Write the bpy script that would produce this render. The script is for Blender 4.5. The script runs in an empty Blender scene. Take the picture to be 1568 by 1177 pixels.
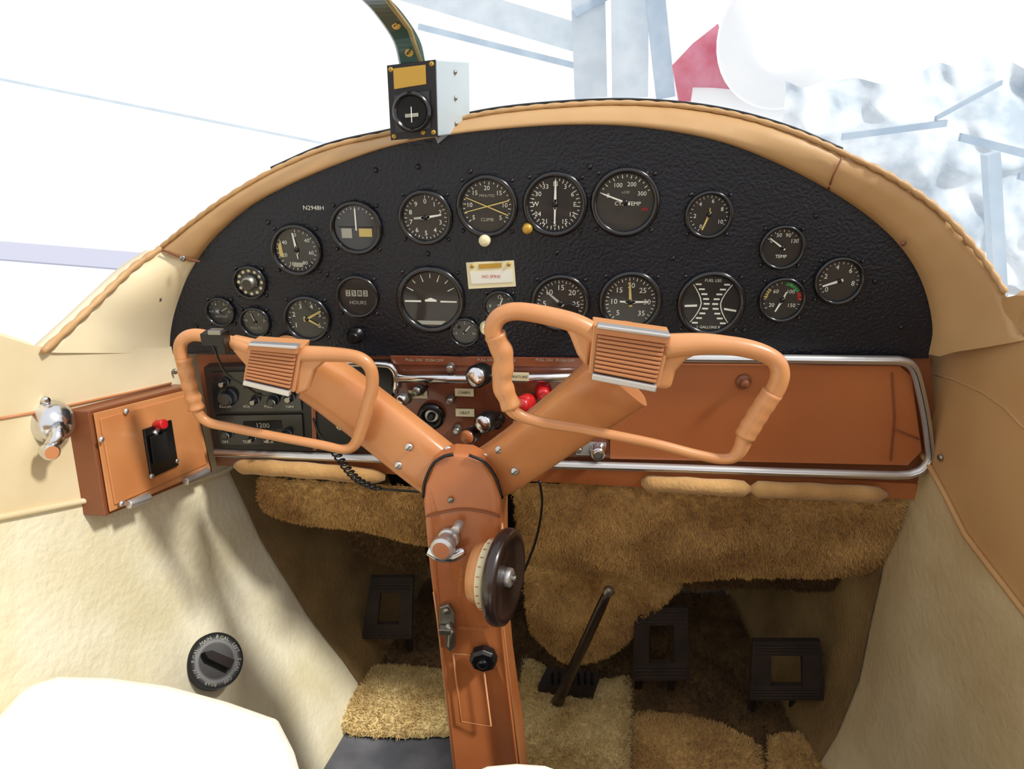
import bpy, bmesh, math, random
from mathutils import Vector, Matrix, noise
S=bpy.context.scene
COL=S.collection
# ------------------------------------------------------------ camera
FPX=1120.0
PITCH=math.radians(22); YAW=math.radians(4)
C=Vector((0,0,1.05))
F=Vector((-math.sin(YAW)*math.cos(PITCH), math.cos(YAW)*math.cos(PITCH), -math.sin(PITCH)))
R=Vector((math.cos(YAW), math.sin(YAW),0))
U=R.cross(F)
cam=bpy.data.cameras.new('camera'); cam.sensor_width=36; cam.lens=FPX/1568*36
cam.clip_start=0.01; cam.clip_end=200
co=bpy.data.objects.new('camera',cam); COL.objects.link(co)
m=Matrix.Identity(4)
for i in range(3):
    m[i][0]=R[i]; m[i][1]=U[i]; m[i][2]=-F[i]; m[i][3]=C[i]
co.matrix_world=m
S.camera=co
# survey helpers: measured bearings intersected with the cabin's real planes
def ray(u,v): return F+R*((u-784)/FPX)+U*(-(v-588)/FPX)
def W(u,v,y):
    d=ray(u,v); return C+d*(y/d.y)
def PZ(u,v,z):
    d=ray(u,v); return C+d*((z-C.z)/d.z)
def mpp(p): return (p-C).dot(F)/FPX
def lerp(a,b,t): return a+(b-a)*t
def interp(tab,x):
    if x<=tab[0][0]: return tab[0][1]
    for i in range(len(tab)-1):
        if x<=tab[i+1][0]:
            t=(x-tab[i][0])/(tab[i+1][0]-tab[i][0]); return lerp(tab[i][1],tab[i+1][1],t)
    return tab[-1][1]
FZ=-.10
def xl(y,z):
    return interp([(-.1,-.40),(0,-.435),(.12,-.49),(.3,-.545),(.5,-.575),(.7,-.582),(.9,-.585)],z)-0.2*max(0,1-y)+0.16*max(0,y-1.0)
def xr(y,z):
    return interp([(-.1,.47),(0,.51),(.1,.53),(.3,.54),(.9,.54)],z)+0.06*max(0,1-y)-0.1*max(0,y-1.05)
def hit(u,v,side,off=0):
    d=ray(u,v); t=0.2; f=(lambda p:p.x-xl(p.y,p.z)-off) if side=='L' else (lambda p:xr(p.y,p.z)-off-p.x)
    while t<3 and f(C+d*t)>0: t+=0.01
    a,b=t-.01,t
    for _ in range(20):
        c=(a+b)/2
        if f(C+d*c)>0:a=c
        else:b=c
    return C+d*a
def crom(pts,n):
    pts=[Vector(p) for p in pts]; out=[]
    P=[pts[0]*2-pts[1]]+pts+[pts[-1]*2-pts[-2]]
    for i in range(1,len(P)-2):
        for k in range(n):
            t=k/n; a,b,c,d=P[i-1],P[i],P[i+1],P[i+2]
            out.append(0.5*((2*b)+(c-a)*t+(2*a-5*b+4*c-d)*t*t+(-a+3*b-3*c+d)*t**3))
    out.append(pts[-1]); return out
# ------------------------------------------------------------ materials
def s2l(c): 
    c=c/255
    return c/12.92 if c<=0.04045 else ((c+.055)/1.055)**2.4
def rgb(r,g,b): return (s2l(r),s2l(g),s2l(b),1)
MATS={}
def mat(name,c,rough=.5,metal=0,ns=0,c2=None,bs=0,bd=.001,bst=.3,coat=0,spec=.5,sheen=0,alpha=1,ndet=4):
    m=bpy.data.materials.new(name); m.use_nodes=True; nt=m.node_tree; N=nt.nodes; L=nt.links
    b=N['Principled BSDF']; b.inputs['Base Color'].default_value=rgb(*c); b.inputs['Roughness'].default_value=rough
    b.inputs['Metallic'].default_value=metal; b.inputs['Coat Weight'].default_value=coat; b.inputs['Coat Roughness'].default_value=.08
    b.inputs['Specular IOR Level'].default_value=spec; b.inputs['Sheen Weight'].default_value=sheen
    tc=N.new('ShaderNodeTexCoord')
    if c2:
        n=N.new('ShaderNodeTexNoise'); n.inputs['Scale'].default_value=ns; n.inputs['Detail'].default_value=ndet
        L.new(tc.outputs['Object'],n.inputs['Vector'])
        r=N.new('ShaderNodeValToRGB'); r.color_ramp.elements[0].position=.35; r.color_ramp.elements[1].position=.65
        r.color_ramp.elements[0].color=rgb(*c); r.color_ramp.elements[1].color=rgb(*c2)
        L.new(n.outputs['Fac'],r.inputs['Fac']); L.new(r.outputs['Color'],b.inputs['Base Color'])
    if bs:
        n=N.new('ShaderNodeTexNoise'); n.inputs['Scale'].default_value=bs; n.inputs['Detail'].default_value=3
        L.new(tc.outputs['Object'],n.inputs['Vector'])
        bp=N.new('ShaderNodeBump'); bp.inputs['Strength'].default_value=bst; bp.inputs['Distance'].default_value=bd
        L.new(n.outputs['Fac'],bp.inputs['Height']); L.new(bp.outputs['Normal'],b.inputs['Normal'])
    MATS[name]=m; return m
mat('panel_black',(13,18,29),.34,bs=210,bd=.0022,bst=.8,spec=.45)
mat('black',(12,12,13),.35)
mat('black_matte',(8,8,8),.8)
mat('bezel',(14,15,19),.2,coat=.4)
mat('face',(18,19,19),.5,coat=.7)
mat('face2',(34,35,33),.5,coat=.7)
mat('white',(225,225,214),.5)
mat('dimwhite',(165,165,152),.5)
mat('yellow',(196,176,104),.5)
mat('gold',(190,150,60),.35,metal=.3)
mat('green',(60,150,80),.5)
mat('red',(190,25,30),.35,coat=.5)
mat('chrome',(215,216,220),.18,metal=1)
mat('alu',(205,205,205),.38,metal=.8)
mat('steel',(150,148,140),.35,metal=.9)
mat('case_white',(176,190,198),.4)
mat('orange',(182,110,64),.32,ns=9,c2=(168,96,52),bs=40,bd=.001,bst=.1,coat=.3)
mat('orange_dark',(126,72,42),.4,coat=.2)
mat('orange_lite',(204,144,94),.34,ns=14,c2=(194,132,82),coat=.2)
mat('orange_arm',(202,138,86),.32,ns=9,c2=(190,122,72),coat=.3)
mat('pad',(186,124,80),.42)
mat('pad_dark',(126,76,46),.5)
mat('glove',(184,112,66),.32,ns=4,c2=(168,96,54),bs=300,bd=.0005,bst=.3,coat=.35)
mat('wood',(140,78,50),.35,ns=20,c2=(112,58,36),coat=.4)
mat('vinyl_tan',(190,152,104),.5,ns=5,c2=(176,136,88),bs=60,bd=.002,bst=.2)
mat('vinyl_cream',(230,216,182),.5,ns=5,c2=(216,198,158),bs=30,bd=.003,bst=.25)
mat('vinyl_right',(194,154,104),.5,ns=4,c2=(176,134,86),bs=50,bd=.002,bst=.25)
mat('cloth_cream',(236,229,202),.85,ns=7,c2=(218,208,170),bs=90,bd=.004,bst=.5,sheen=.2)
mat('cloth_right',(214,196,156),.85,ns=6,c2=(194,172,128),bs=90,bd=.004,bst=.4)
mat('footwell_wall_shade',(152,124,78),.9,ns=7,c2=(114,90,52),bs=160,bd=.004,bst=.7)  # side wall cloth with the footwell shade put into its colour
mat('suede',(200,158,100),.9,ns=16,c2=(172,130,76),bs=200,bd=.003,bst=.5,sheen=.3)
mat('fleece',(226,188,118),.95,ns=9,c2=(182,138,74),bs=260,bd=.004,bst=.5,sheen=.3)
mat('fleece_lite',(236,214,156),.95,ns=14,c2=(206,176,112),bs=260,bd=.004,bst=.5,sheen=.3)
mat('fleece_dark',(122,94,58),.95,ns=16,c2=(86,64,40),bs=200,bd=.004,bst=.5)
mat('footwell',(48,38,27),.9,ns=8,c2=(34,27,20),bs=100,bd=.006,bst=.8)
mat('floor_grey',(110,112,120),.6,ns=12,c2=(80,82,90),bs=60,bd=.003,bst=.4)
mat('pedal',(50,38,31),.7,ns=30,c2=(38,29,24))
mat('leather_brown',(38,25,22),.3,coat=.4)
mat('seat',(248,243,226),.6,bs=20,bd=.003,bst=.2)
mat('bracket',(48,74,62),.35,metal=.4,coat=.3)
mat('olive',(150,130,80),.4,metal=.3)
mat('placard',(222,214,176),.5)
mat('hangar',(235,238,240),.8)
mat('hangar_floor',(225,228,230),.5)
mat('steel_blue',(158,176,194),.6,ns=2,c2=(182,197,210))
mat('steel_pale',(192,203,212),.6,ns=3,c2=(206,215,222))
mat('purple_pale',(168,170,188),.6)
mat('grey_mid',(158,174,188),.6,ns=2.2,c2=(224,230,235),ndet=8)
mat('aircraft_red',(196,92,114),.5,ns=3,c2=(210,134,154))
mat('aircraft_white',(245,246,248),.4)
g=bpy.data.materials.new('windshield_glass'); g.use_nodes=True; nt=g.node_tree; nt.nodes.clear()
o=nt.nodes.new('ShaderNodeOutputMaterial'); mx=nt.nodes.new('ShaderNodeMixShader'); t=nt.nodes.new('ShaderNodeBsdfTransparent'); gl=nt.nodes.new('ShaderNodeBsdfGlossy')
gl.inputs['Roughness'].default_value=.05; mx.inputs[0].default_value=.04
nt.links.new(t.outputs[0],mx.inputs[1]); nt.links.new(gl.outputs[0],mx.inputs[2]); nt.links.new(mx.outputs[0],o.inputs[0]); MATS['glass']=g
# ------------------------------------------------------------ mesh builder
_tc={}
def textmesh(s,extr=0):
    if s in _tc: return _tc[s]
    cu=bpy.data.curves.new('t','FONT'); cu.body=s; cu.size=1; cu.align_x='CENTER'; cu.align_y='CENTER'; cu.resolution_u=2
    ob=bpy.data.objects.new('t',cu); COL.objects.link(ob)
    dg=bpy.context.evaluated_depsgraph_get(); dg.update()
    me=bpy.data.meshes.new_from_object(ob.evaluated_get(dg))
    r=([v.co.copy() for v in me.vertices],[tuple(p.vertices) for p in me.polygons])
    bpy.data.objects.remove(ob); bpy.data.meshes.remove(me); bpy.data.curves.remove(cu)
    _tc[s]=r; return r
class MB:
    def __init__(s): s.v=[];s.f=[];s.m=[];s.s=[];s.mats=[]
    def mi(s,n):
        if n not in s.mats: s.mats.append(n)
        return s.mats.index(n)
    def add(s,vs,fs,mt,smooth=False):
        o=len(s.v); s.v+= [Vector(x) for x in vs]; k=s.mi(mt)
        for f in fs: s.f.append(tuple(i+o for i in f)); s.m.append(k); s.s.append(smooth)
    def slab(s,pts,off,mt,smooth=False):
        pts=[Vector(p) for p in pts]; off=Vector(off); n=len(pts)
        s.add(pts+[p+off for p in pts],[tuple(range(n)),tuple(range(2*n-1,n-1,-1))]+[(i,(i+1)%n,(i+1)%n+n,i+n) for i in range(n)],mt,smooth)
    def box(s,c,sz,mt,M=None):
        c=Vector(c); vs=[]
        for z in(-1,1):
            for x,y in((-1,-1),(1,-1),(1,1),(-1,1)):
                p=Vector((x*sz[0]/2,y*sz[1]/2,z*sz[2]/2))
                if M: p=M@p
                vs.append(c+p)
        s.add(vs,[(3,2,1,0),(4,5,6,7),(0,1,5,4),(1,2,6,5),(2,3,7,6),(3,0,4,7)],mt)
    def tube(s,pts,r,mt,n=10,closed=False,flat=None,caps=True):
        pts=[Vector(p) for p in pts]; N=len(pts)
        rr=r if isinstance(r,(list,tuple)) else [r]*N
        if len(rr)!=N: rr=[interp([(i/(len(rr)-1),x) for i,x in enumerate(rr)],k/(N-1)) for k in range(N)]
        up=None; vs=[]
        for i,p in enumerate(pts):
            if closed: t=(pts[(i+1)%N]-pts[i-1])
            else: t=pts[min(i+1,N-1)]-pts[max(i-1,0)]
            if t.length<1e-9: t=Vector((0,0,1))
            t.normalize()
            if flat is not None: a=Vector(flat); a=(a-t*a.dot(t)).normalized()
            else:
                if up is None: up=Vector((0,0,1)) if abs(t.z)<.9 else Vector((0,1,0))
                a=(up-t*up.dot(t)).normalized(); up=a
            b=t.cross(a)
            for k in range(n):
                an=2*math.pi*k/n
                vs.append(p+(a*math.cos(an)+b*math.sin(an))*rr[i])
        fs=[]
        for i in range(N if closed else N-1):
            j=(i+1)%N
            for k in range(n):
                l=(k+1)%n; fs.append((i*n+k,i*n+l,j*n+l,j*n+k))
        if not closed and caps: fs+= [tuple(range(n-1,-1,-1)),tuple((N-1)*n+k for k in range(n))]
        s.add(vs,fs,mt,True)
    def sweep(s,pts,hw,hd,mt,n=40,e=3.6):
        # rounded-rectangle section beam; width in the panel plane, depth along y
        N=len(pts); vs=[]
        for i,p in enumerate(pts):
            t=(pts[min(i+1,N-1)]-pts[max(i-1,0)]).normalized(); b=Vector((0,1,0)); a=t.cross(b).normalized()
            f=i/(N-1); w=interp(hw,f); d=interp(hd,f)
            for k in range(n):
                an=2*math.pi*k/n; c_,s_=math.cos(an),math.sin(an)
                vs.append(p+a*w*math.copysign(abs(c_)**(2/e),c_)+b*d*math.copysign(abs(s_)**(2/e),s_))
        fs=[(i*n+k,i*n+(k+1)%n,(i+1)*n+(k+1)%n,(i+1)*n+k) for i in range(N-1) for k in range(n)]
        s.add(vs,fs,mt,True)
        s.add(vs[:n],[tuple(range(n))],mt); s.add(vs[-n:],[tuple(range(n))],mt)
    def lathe(s,c,ax,prof,mt,n=40,smooth=True,cap=False,capmat=None,ell=1):
        c=Vector(c); ax=Vector(ax).normalized(); a=Vector((0,0,1)) if abs(ax.z)<.8 else Vector((0,1,0))
        a=(a-ax*a.dot(ax)).normalized(); b=ax.cross(a); vs=[]
        for r,h in prof:
            for k in range(n):
                an=2*math.pi*k/n; vs.append(c+ax*h+(a*math.cos(an)+b*math.sin(an)*ell)*r)
        fs=[]
        for i in range(len(prof)-1):
            for k in range(n):
                l=(k+1)%n; fs.append((i*n+k,i*n+l,(i+1)*n+l,(i+1)*n+k))
        s.add(vs,fs,mt,smooth)
        if cap:
            i=len(prof)-1; s.add(vs[i*n:(i+1)*n],[tuple(range(n))],capmat or mt)
    def grid(s,rows,mt,smooth=True):
        n=len(rows[0]); vs=[p for r in rows for p in r]; fs=[]
        for i in range(len(rows)-1):
            for k in range(n-1): fs.append((i*n+k,i*n+k+1,(i+1)*n+k+1,(i+1)*n+k))
        s.add(vs,fs,mt,smooth)
    def text(s,st,c,ex,ey,size,mt):
        vs,fs=textmesh(st); c=Vector(c); ex=Vector(ex).normalized(); ey=Vector(ey).normalized()
        s.add([c+ex*(v.x*size)+ey*(v.y*size) for v in vs],fs,mt)
    def build(s,name,parent=None,bevel=0,seg=2,recalc=True,subd=0,solid=0):
        me=bpy.data.meshes.new(name); me.from_pydata([tuple(v) for v in s.v],[],s.f)
        for n in s.mats: me.materials.append(MATS[n])
        for i,p in enumerate(me.polygons): p.material_index=s.m[i]; p.use_smooth=s.s[i]
        if recalc:
            bm=bmesh.new(); bm.from_mesh(me); bmesh.ops.recalc_face_normals(bm,faces=bm.faces); bm.to_mesh(me); bm.free()
        ob=bpy.data.objects.new(name,me); COL.objects.link(ob)
        if solid:
            q=ob.modifiers.new('solid','SOLIDIFY'); q.thickness=solid
        if bevel:
            q=ob.modifiers.new('bevel','BEVEL'); q.width=bevel; q.segments=seg; q.limit_method='ANGLE'; q.angle_limit=math.radians(40); q.harden_normals=False
        if parent: ob.parent=parent
        return ob
def empty(name):
    e=bpy.data.objects.new(name,None); COL.objects.link(e); return e
def screw(mb,p,ax,r=.005,mt='steel'):
    ax=Vector(ax).normalized()
    mb.lathe(p,ax,[(r,0),(r,.0012),(r*.7,.0026),(r*.2,.003)],mt,n=12,cap=True)
    a=ax.orthogonal().normalized(); b=ax.cross(a); q=Vector(p)+ax*.0031
    mb.add([q+a*r*.7+b*r*.1,q-a*r*.7+b*r*.1,q-a*r*.7-b*r*.1,q+a*r*.7-b*r*.1],[(0,1,2,3)],'black')
YP=1.0
BK=(0,-1,0)
# ------------------------------------------------------------ instrument panel
inner=[(300,400),(330,362),(380,318),(440,284),(520,250),(600,223),(690,206),(770,197),(860,191),(950,192),(1030,201),(1105,217),(1180,245),(1265,288),(1335,335),(1385,385),(1415,440),(1428,500),(1422,542)]
left_in=[(260,537),(261,510),(266,480),(280,437)]
P=crom([W(u,v,YP) for u,v in left_in+inner],5)
mb=MB(); mb.slab(P+[W(1422,548,YP),W(800,546,YP),W(262,541,YP)],(0,.012,0),'panel_black')
for u,v in[(903,255),(852,386),(655,388),(575,260),(1250,330),(990,265),(1030,395),(1340,430),(640,255),(720,262),(620,430),(905,500),(1140,505),(1380,500),(300,500),(500,420),(410,340)]:
    screw(mb,W(u,v,YP),BK,.0035,'black')
mb.text('N2948H',W(480,318,YP-.0012),(1,0,0.0),(0,0,1),.0085,'white')
mb.build('instrument_panel',recalc=True)

def gauge(name,u,v,r,nums=None,a0=-130,a1=130,ticks=20,needles=(),fc='face',ell=1.0,extra=None,nsz=.17,nr=.60,tw='white',knob=None,tl=.1,bz=True):
    mb=MB(); c=W(u,v,YP); rm=r*mpp(c)
    if bz:
        mb.lathe(c,BK,[(rm*1.06,0),(rm*1.06,.004),(rm*1.0,.008),(rm*.9,.0075),(rm*.86,.003),(rm*.86,.0015)],'bezel')
        for k in range(4):
            an=math.radians(45+90*k); screw(mb,c+Vector((math.sin(an)*rm*1.2,0,math.cos(an)*rm*1.2)),BK,.0028,'bezel')
    mb.lathe(c,BK,[(rm*.88,.0015),(rm*.5,.0016),(rm*.02,.0016)],fc,cap=True)
    def pt(x,z,h=.0022): return c+Vector((x*rm,-h,z*rm))
    def bar(a,r0,r1,w,mt,h=.0022):
        a=math.radians(a); d=(math.sin(a),math.cos(a)); n=(d[1],-d[0])
        mb.slab([pt(d[0]*r0+n[0]*w,d[1]*r0+n[1]*w,h),pt(d[0]*r1+n[0]*w*.6,d[1]*r1+n[1]*w*.6,h),pt(d[0]*r1-n[0]*w*.6,d[1]*r1-n[1]*w*.6,h),pt(d[0]*r0-n[0]*w,d[1]*r0-n[1]*w,h)],(0,.0004,0),mt)
    for i in range(ticks):
        a=lerp(a0,a1,i/(ticks-1)) if ticks>1 else a0
        bar(a,.82-(tl if i%2==0 else tl*.6),.82,.014,tw)
    if nums:
        for i,s_ in enumerate(nums):
            a=math.radians(lerp(a0,a1,i/(len(nums)-1)) if len(nums)>1 else 0)
            mb.text(s_,pt(math.sin(a)*nr,math.cos(a)*nr),(1,0,0),(0,0,1),nsz*rm*1.25,tw)
    for a,l,w,mt in needles:
        bar(a,-.16,l,w,mt,.0034)
    if needles: mb.lathe(pt(0,0,.002),BK,[(rm*.09,0),(rm*.09,.0022),(rm*.04,.003)],'black',n=14,cap=True)
    if extra: extra(mb,pt,bar,rm)
    if knob:
        ku,kv,kr,km=knob; kc=W(ku,kv,YP); k=kr*mpp(kc)
        mb.lathe(kc,BK,[(k,0),(k,.010),(k*.85,.014),(k*.3,.015)],km,n=20,cap=True)
    return mb.build(name)
D=lambda n:[str(i) for i in range(n)]
def txt(*L):
    def f(mb,pt,bar,rm):
        for s_,x,z,sz,mt in L: mb.text(s_,pt(x,z),(1,0,0),(0,0,1),sz*rm,mt)
    return f
gauge('suction_gauge',339,476,22,['3','4','5','6'],-90,90,9,[(60,.6,.04,'dimwhite')],extra=txt(('SUCTION',0,-.35,.2,'dimwhite')))
def spk(mb,pt,bar,rm):
    for k in range(12):
        a=k*math.pi/6; mb.lathe(pt(math.sin(a)*.72,math.cos(a)*.72,.002),BK,[(rm*.11,0),(rm*.09,.001)],'placard',n=10,cap=True)
    mb.lathe(pt(0,0,.002),BK,[(rm*.5,0),(rm*.5,.006),(rm*.38,.012),(rm*.3,.013)],'steel',n=24,cap=True,capmat='bezel')
gauge('rheostat_dial',384,431,25,None,ticks=0,extra=spk)
gauge('voltmeter',392,492,23,['0','1','2','3'],-80,80,9,[(-20,.6,.04,'dimwhite')],fc='face2',extra=txt(('VOLTS',0,-.4,.26,'dimwhite')))
def altx(mb,pt,bar,rm):
    mb.slab([pt(-.74,.15),pt(-.62,.4),pt(-.56,-.3),pt(-.72,-.25)],(0,-.0003,0),'yellow')
    mb.slab([pt(-.2,-.5),pt(.2,-.5),pt(.2,-.68),pt(-.2,-.68)],(0,-.0003,0),'dimwhite')
gauge('airspeed_indicator',455,382,38,['0','40','60','80','100','120','140'],0,300,24,[(-8,.7,.05,'white'),(175,.35,.03,'white')],fc='face2',extra=altx)
def dgx(mb,pt,bar,rm):
    mb.slab([pt(-.6,-.02),pt(-.18,-.02),pt(-.18,-.4),pt(-.6,-.4)],(0,-.0003,0),'dimwhite')
    mb.slab([pt(.1,-.02),pt(.62,-.02),pt(.62,-.34),pt(.1,-.34)],(0,-.0003,0),'yellow')
    mb.slab([pt(-.7,.05),pt(.7,.05),pt(.7,.01),pt(-.7,.01)],(0,-.0003,0),'black')
    mb.slab([pt(-.03,.75),pt(.03,.75),pt(.03,-.1),pt(-.03,-.1)],(0,-.0006,0),'white')
gauge('turn_and_bank_indicator',546,348,39,None,ticks=11,a0=-60,a1=60,extra=dgx,fc='face2')
gauge('accelerometer',471,487,35,['1','2','3','4','5','6'],-120,120,15,[(60,.75,.06,'yellow'),(120,.6,.05,'yellow')],fc='face2',nsz=.24)
gauge('hour_meter',548,453,32,None,ticks=0,extra=lambda mb,pt,bar,rm:([mb.slab([pt(-.55+i*.28,.32),pt(-.33+i*.28,.32),pt(-.33+i*.28,.02),pt(-.55+i*.28,.02)],(0,-.0004,0),'dimwhite') for i in range(4)],[mb.text(str((i*3+2)%9),pt(-.44+i*.28,.17,.003),(1,0,0),(0,0,1),.3*rm,'black') for i in range(4)],mb.text('HOURS',pt(0,-.3),(1,0,0),(0,0,1),.25*rm,'dimwhite')))
gauge('altimeter',652,332,40,D(10),0,324,30,[(80,.62,.05,'white'),(-95,.45,.06,'dimwhite')],fc='face2',nsz=.2)
def vsix(mb,pt,bar,rm):
    bar(-68,-.78,.78,.022,'yellow',.004); bar(-105,-.78,.78,.022,'yellow',.0045)
    mb.text('MINUTES',pt(0,.35),(1,0,0),(0,0,1),.13*rm,'dimwhite'); mb.text('CLIMB',pt(0,-.45),(1,0,0),(0,0,1),.16*rm,'dimwhite')
gauge('vertical_speed_indicator',746,315,45,['5','10','15','20','15','10','5'],-130,130,24,fc='face2',extra=vsix,knob=(743,366,9,'placard'))
gauge('course_indicator',850,312,47,['N','3','6','E','12','15','S','21','24','W','30','33'],0,330,36,[(0,.76,.045,'white'),(180,.62,.035,'white')],nsz=.17,nr=.64,knob=(808,348,8,'gold'),tl=.12)
gauge('cylinder_temperature_gauge',957,309,50,['0','100','200','300'],-70,62,14,[(-70,.72,.03,'white')],fc='face2',nsz=.15,nr=.56,extra=txt(('CYL. TEMP',.08,-.04,.17,'white'),('400',.6,-.2,.13,'red'),('x100',0,.3,.12,'dimwhite')))
gauge('manifold_pressure_gauge',1085,328,35,['0','2','4','6','8','10'],-150,120,22,[(-160,.7,.05,'yellow'),(5,.3,.03,'yellow')],fc='face',nsz=.2)
gauge('ammeter',1197,378,33,['0','50','90','130'],-60,60,9,[(-55,.75,.04,'white')],fc='face',nsz=.2,extra=txt(('TEMP',0,-.42,.22,'white')))
gauge('oil_pressure_gauge',1284,429,36,['0','2','4','6','8'],-130,100,18,[(-110,.7,.06,'white')],fc='face2',nsz=.24)
def tix(mb,pt,bar,rm):
    for s_ in(-1,1): mb.slab([pt(s_*.8,-.02),pt(s_*.3,-.02),pt(s_*.3,-.07),pt(s_*.8,-.07)],(0,-.0006,0),'white')
    mb.slab([pt(-.18,-.0),pt(.0,.07),pt(.18,0),pt(.18,-.05),pt(-.18,-.05)],(0,-.0006,0),'white')
    mb.slab([pt(-.45,-.66),pt(.45,-.66),pt(.3,-.78),pt(-.3,-.78)],(0,-.0006,0),'dimwhite')
gauge('attitude_indicator',660,458,50,None,ticks=7,a0=-62,a1=62,extra=tix,fc='face',tl=.22)
gauge('clock',765,468,24,['12','3','6','9'],0,270,12,[(20,.6,.05,'white'),(140,.4,.05,'white')],fc='face2',nsz=.25)
gauge('fuel_pressure_gauge',712,507,22,['0','5','10'],-100,100,9,[(40,.6,.05,'white')],fc='face2')
gauge('recording_tachometer',858,463,43,['0','5','10','15','20','25','30'],-140,140,30,[(-50,.65,.05,'dimwhite')],fc='face2',nsz=.22,nr=.56,extra=lambda mb,pt,bar,rm:mb.lathe(pt(.32,-.28,.003),BK,[(rm*.3,0),(rm*.27,.001)],'black',n=20,cap=True))
gauge('tachometer',965,461,46,['5','10','15','20','25','30','35'],-135,135,30,[(-5,.68,.05,'yellow'),(88,.6,.04,'white'),(-88,.35,.04,'white')],fc='face2',nsz=.2,nr=.55)
def fuelx(mb,pt,bar,rm):
    for s_ in(-1,1):
        for k in range(9):
            z=.62-k*.155; x=s_*(.13+.38*((abs(k-4)/4)**1.6)*.8)
            mb.slab([pt(x-.09,z+.025),pt(x+.09,z+.025),pt(x+.09,z-.025),pt(x-.09,z-.025)],(0,-.0004,0),'white')
        for k in range(8):
            z0=.64-k*.155; f=lambda z:s_*(.28+.38*((abs((.62-z)/.155-4)/4)**1.6)*.8)
            z1=z0-.155
            mb.slab([pt(f(z0),z0),pt(f(z0)+s_*.03,z0),pt(f(z1)+s_*.03,z1),pt(f(z1),z1)],(0,-.0004,0),'white')
    mb.slab([pt(-.8,-.05),pt(-.42,-.03),pt(-.42,-.09),pt(-.8,-.11)],(0,-.0008,0),'white')
    mb.slab([pt(.42,-.12),pt(.8,-.18),pt(.8,-.24),pt(.42,-.18)],(0,-.0008,0),'white')
    mb.text('FUEL LBS',pt(0,.74),(1,0,0),(0,0,1),.13*rm,'white'); mb.text('L GALLONS R',pt(0,-.76),(1,0,0),(0,0,1),.12*rm,'white')
gauge('dual_fuel_gauge',1088,464,49,None,ticks=0,extra=fuelx)
def oilx(mb,pt,bar,rm):
    for k in range(6): bar(10+k*9,.68,.84,.06,'green')
    for k in range(3): bar(66+k*9,.68,.84,.06,'red')
    for k in range(4): bar(-80+k*9,.68,.84,.05,'yellow')
gauge('oil_temperature_gauge',1197,458,34,['20','60','100','150'],-120,120,16,[(-155,.6,.05,'white'),(20,.4,.05,'white')],fc='face2',nsz=.2,nr=.5,extra=oilx)
# placard
mb=MB(); q=[W(714,401,YP),W(787,398,YP),W(790,437,YP),W(718,441,YP)]
mb.slab(q,(0,-.003,0),'placard')
mb.slab([W(733,404,YP-.0032),W(768,402,YP-.0032),W(768,409,YP-.0032),W(733,411,YP-.0032)],(0,-.0006,0),'gold')
mb.slab([W(720,416,YP-.0032),W(785,413,YP-.0032),W(786,431,YP-.0032),W(722,434,YP-.0032)],(0,-.0006,0),'white')
mb.text('NO SPINS',W(752,423,YP-.0042),(1,0,.02),(0,0,1),.006,'red')
for u,v in[(723,407),(779,404)]: screw(mb,W(u,v,YP-.003),BK,.003,'gold')
mb.build('placard')
mb=MB()
for u,v,r,mt in[(545,512,10,'black'),(437,520,8,'black'),(745,500,8,'placard')]:
    c=W(u,v,YP); k=r*mpp(c); mb.lathe(c,BK,[(k*1.3,0),(k*1.3,.003),(k,.004),(k,.014),(k*.7,.018)],mt,n=20,cap=True)
mb.build('panel_knobs')
# ------------------------------------------------------------ glareshield trim
outer=[(246,380,1.0),(290,345,1.0),(345,305,1.0),(415,264,1.01),(500,228,1.02),(600,205,1.03),(690,186,1.03),(765,172,1.03),(855,163,1.03),(950,159,1.03),(1045,164,1.03),(1130,178,1.02),(1215,203,1.0),(1290,235,.99),(1370,275,.98),(1440,325,.97),(1500,390,.95),(1540,450,.92),(1570,520,.86)]
A=crom([W(u,v,YP) for u,v in inner],8); B=crom([W(*q) for q in outer],8)
def ringloft(A,B,mt,bulge,name,back=True):
    mb=MB(); rows=[]
    prof=[(-.06,.012),(0,0),(.08,-.012),(.3,-.9),(.6,-1.0),(.85,-.6),(1.0,0)]
    n=len(A)
    for i,(t,y) in enumerate(prof):
        row=[]
        for k in range(n):
            a,b=A[k],B[k]; p=a.lerp(b,t)
            fl=bulge*lerp(1,.25,max(0,(k/(n-1)-.72)/.28))
            wr=.002*noise.noise(p*40)
            yy=y*fl if i>=3 else y
            p=p+Vector((0,yy+(wr if i>=3 else 0),0)); row.append(p)
        rows.append(row)
    if back: rows.append([b+Vector((0,.025,-.004)) for b in B]); rows.append([b+Vector((0,.04,-.03)) for b in B])
    mb.grid(rows,mt); return mb
mb=ringloft(A,B,'vinyl_tan',.015,'g')
pip=crom([W(u,v-2,y-.004) for u,v,y in outer[:18]],14); rr=[.0026+(.0012 if i<190 else .0022)*abs(math.sin(i*.75)) for i in range(len(pip))]
mb.tube(pip,rr,'vinyl_tan',n=8)
mb.tube([W(1268,290,.995),W(1275,270,.975),W(1290,240,.978)],.0013,'pad_dark',n=6)
for u,v in[(1383,372)]: screw(mb,W(u,v,.978),BK,.004,'pad_dark')
mb.build('glareshield_trim')
mb=MB(); mb.tube(crom([W(u,v-7,y+.03) for u,v,y in outer[3:14]],6),.0022,'black',n=6); mb.build('windshield_seal')
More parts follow.
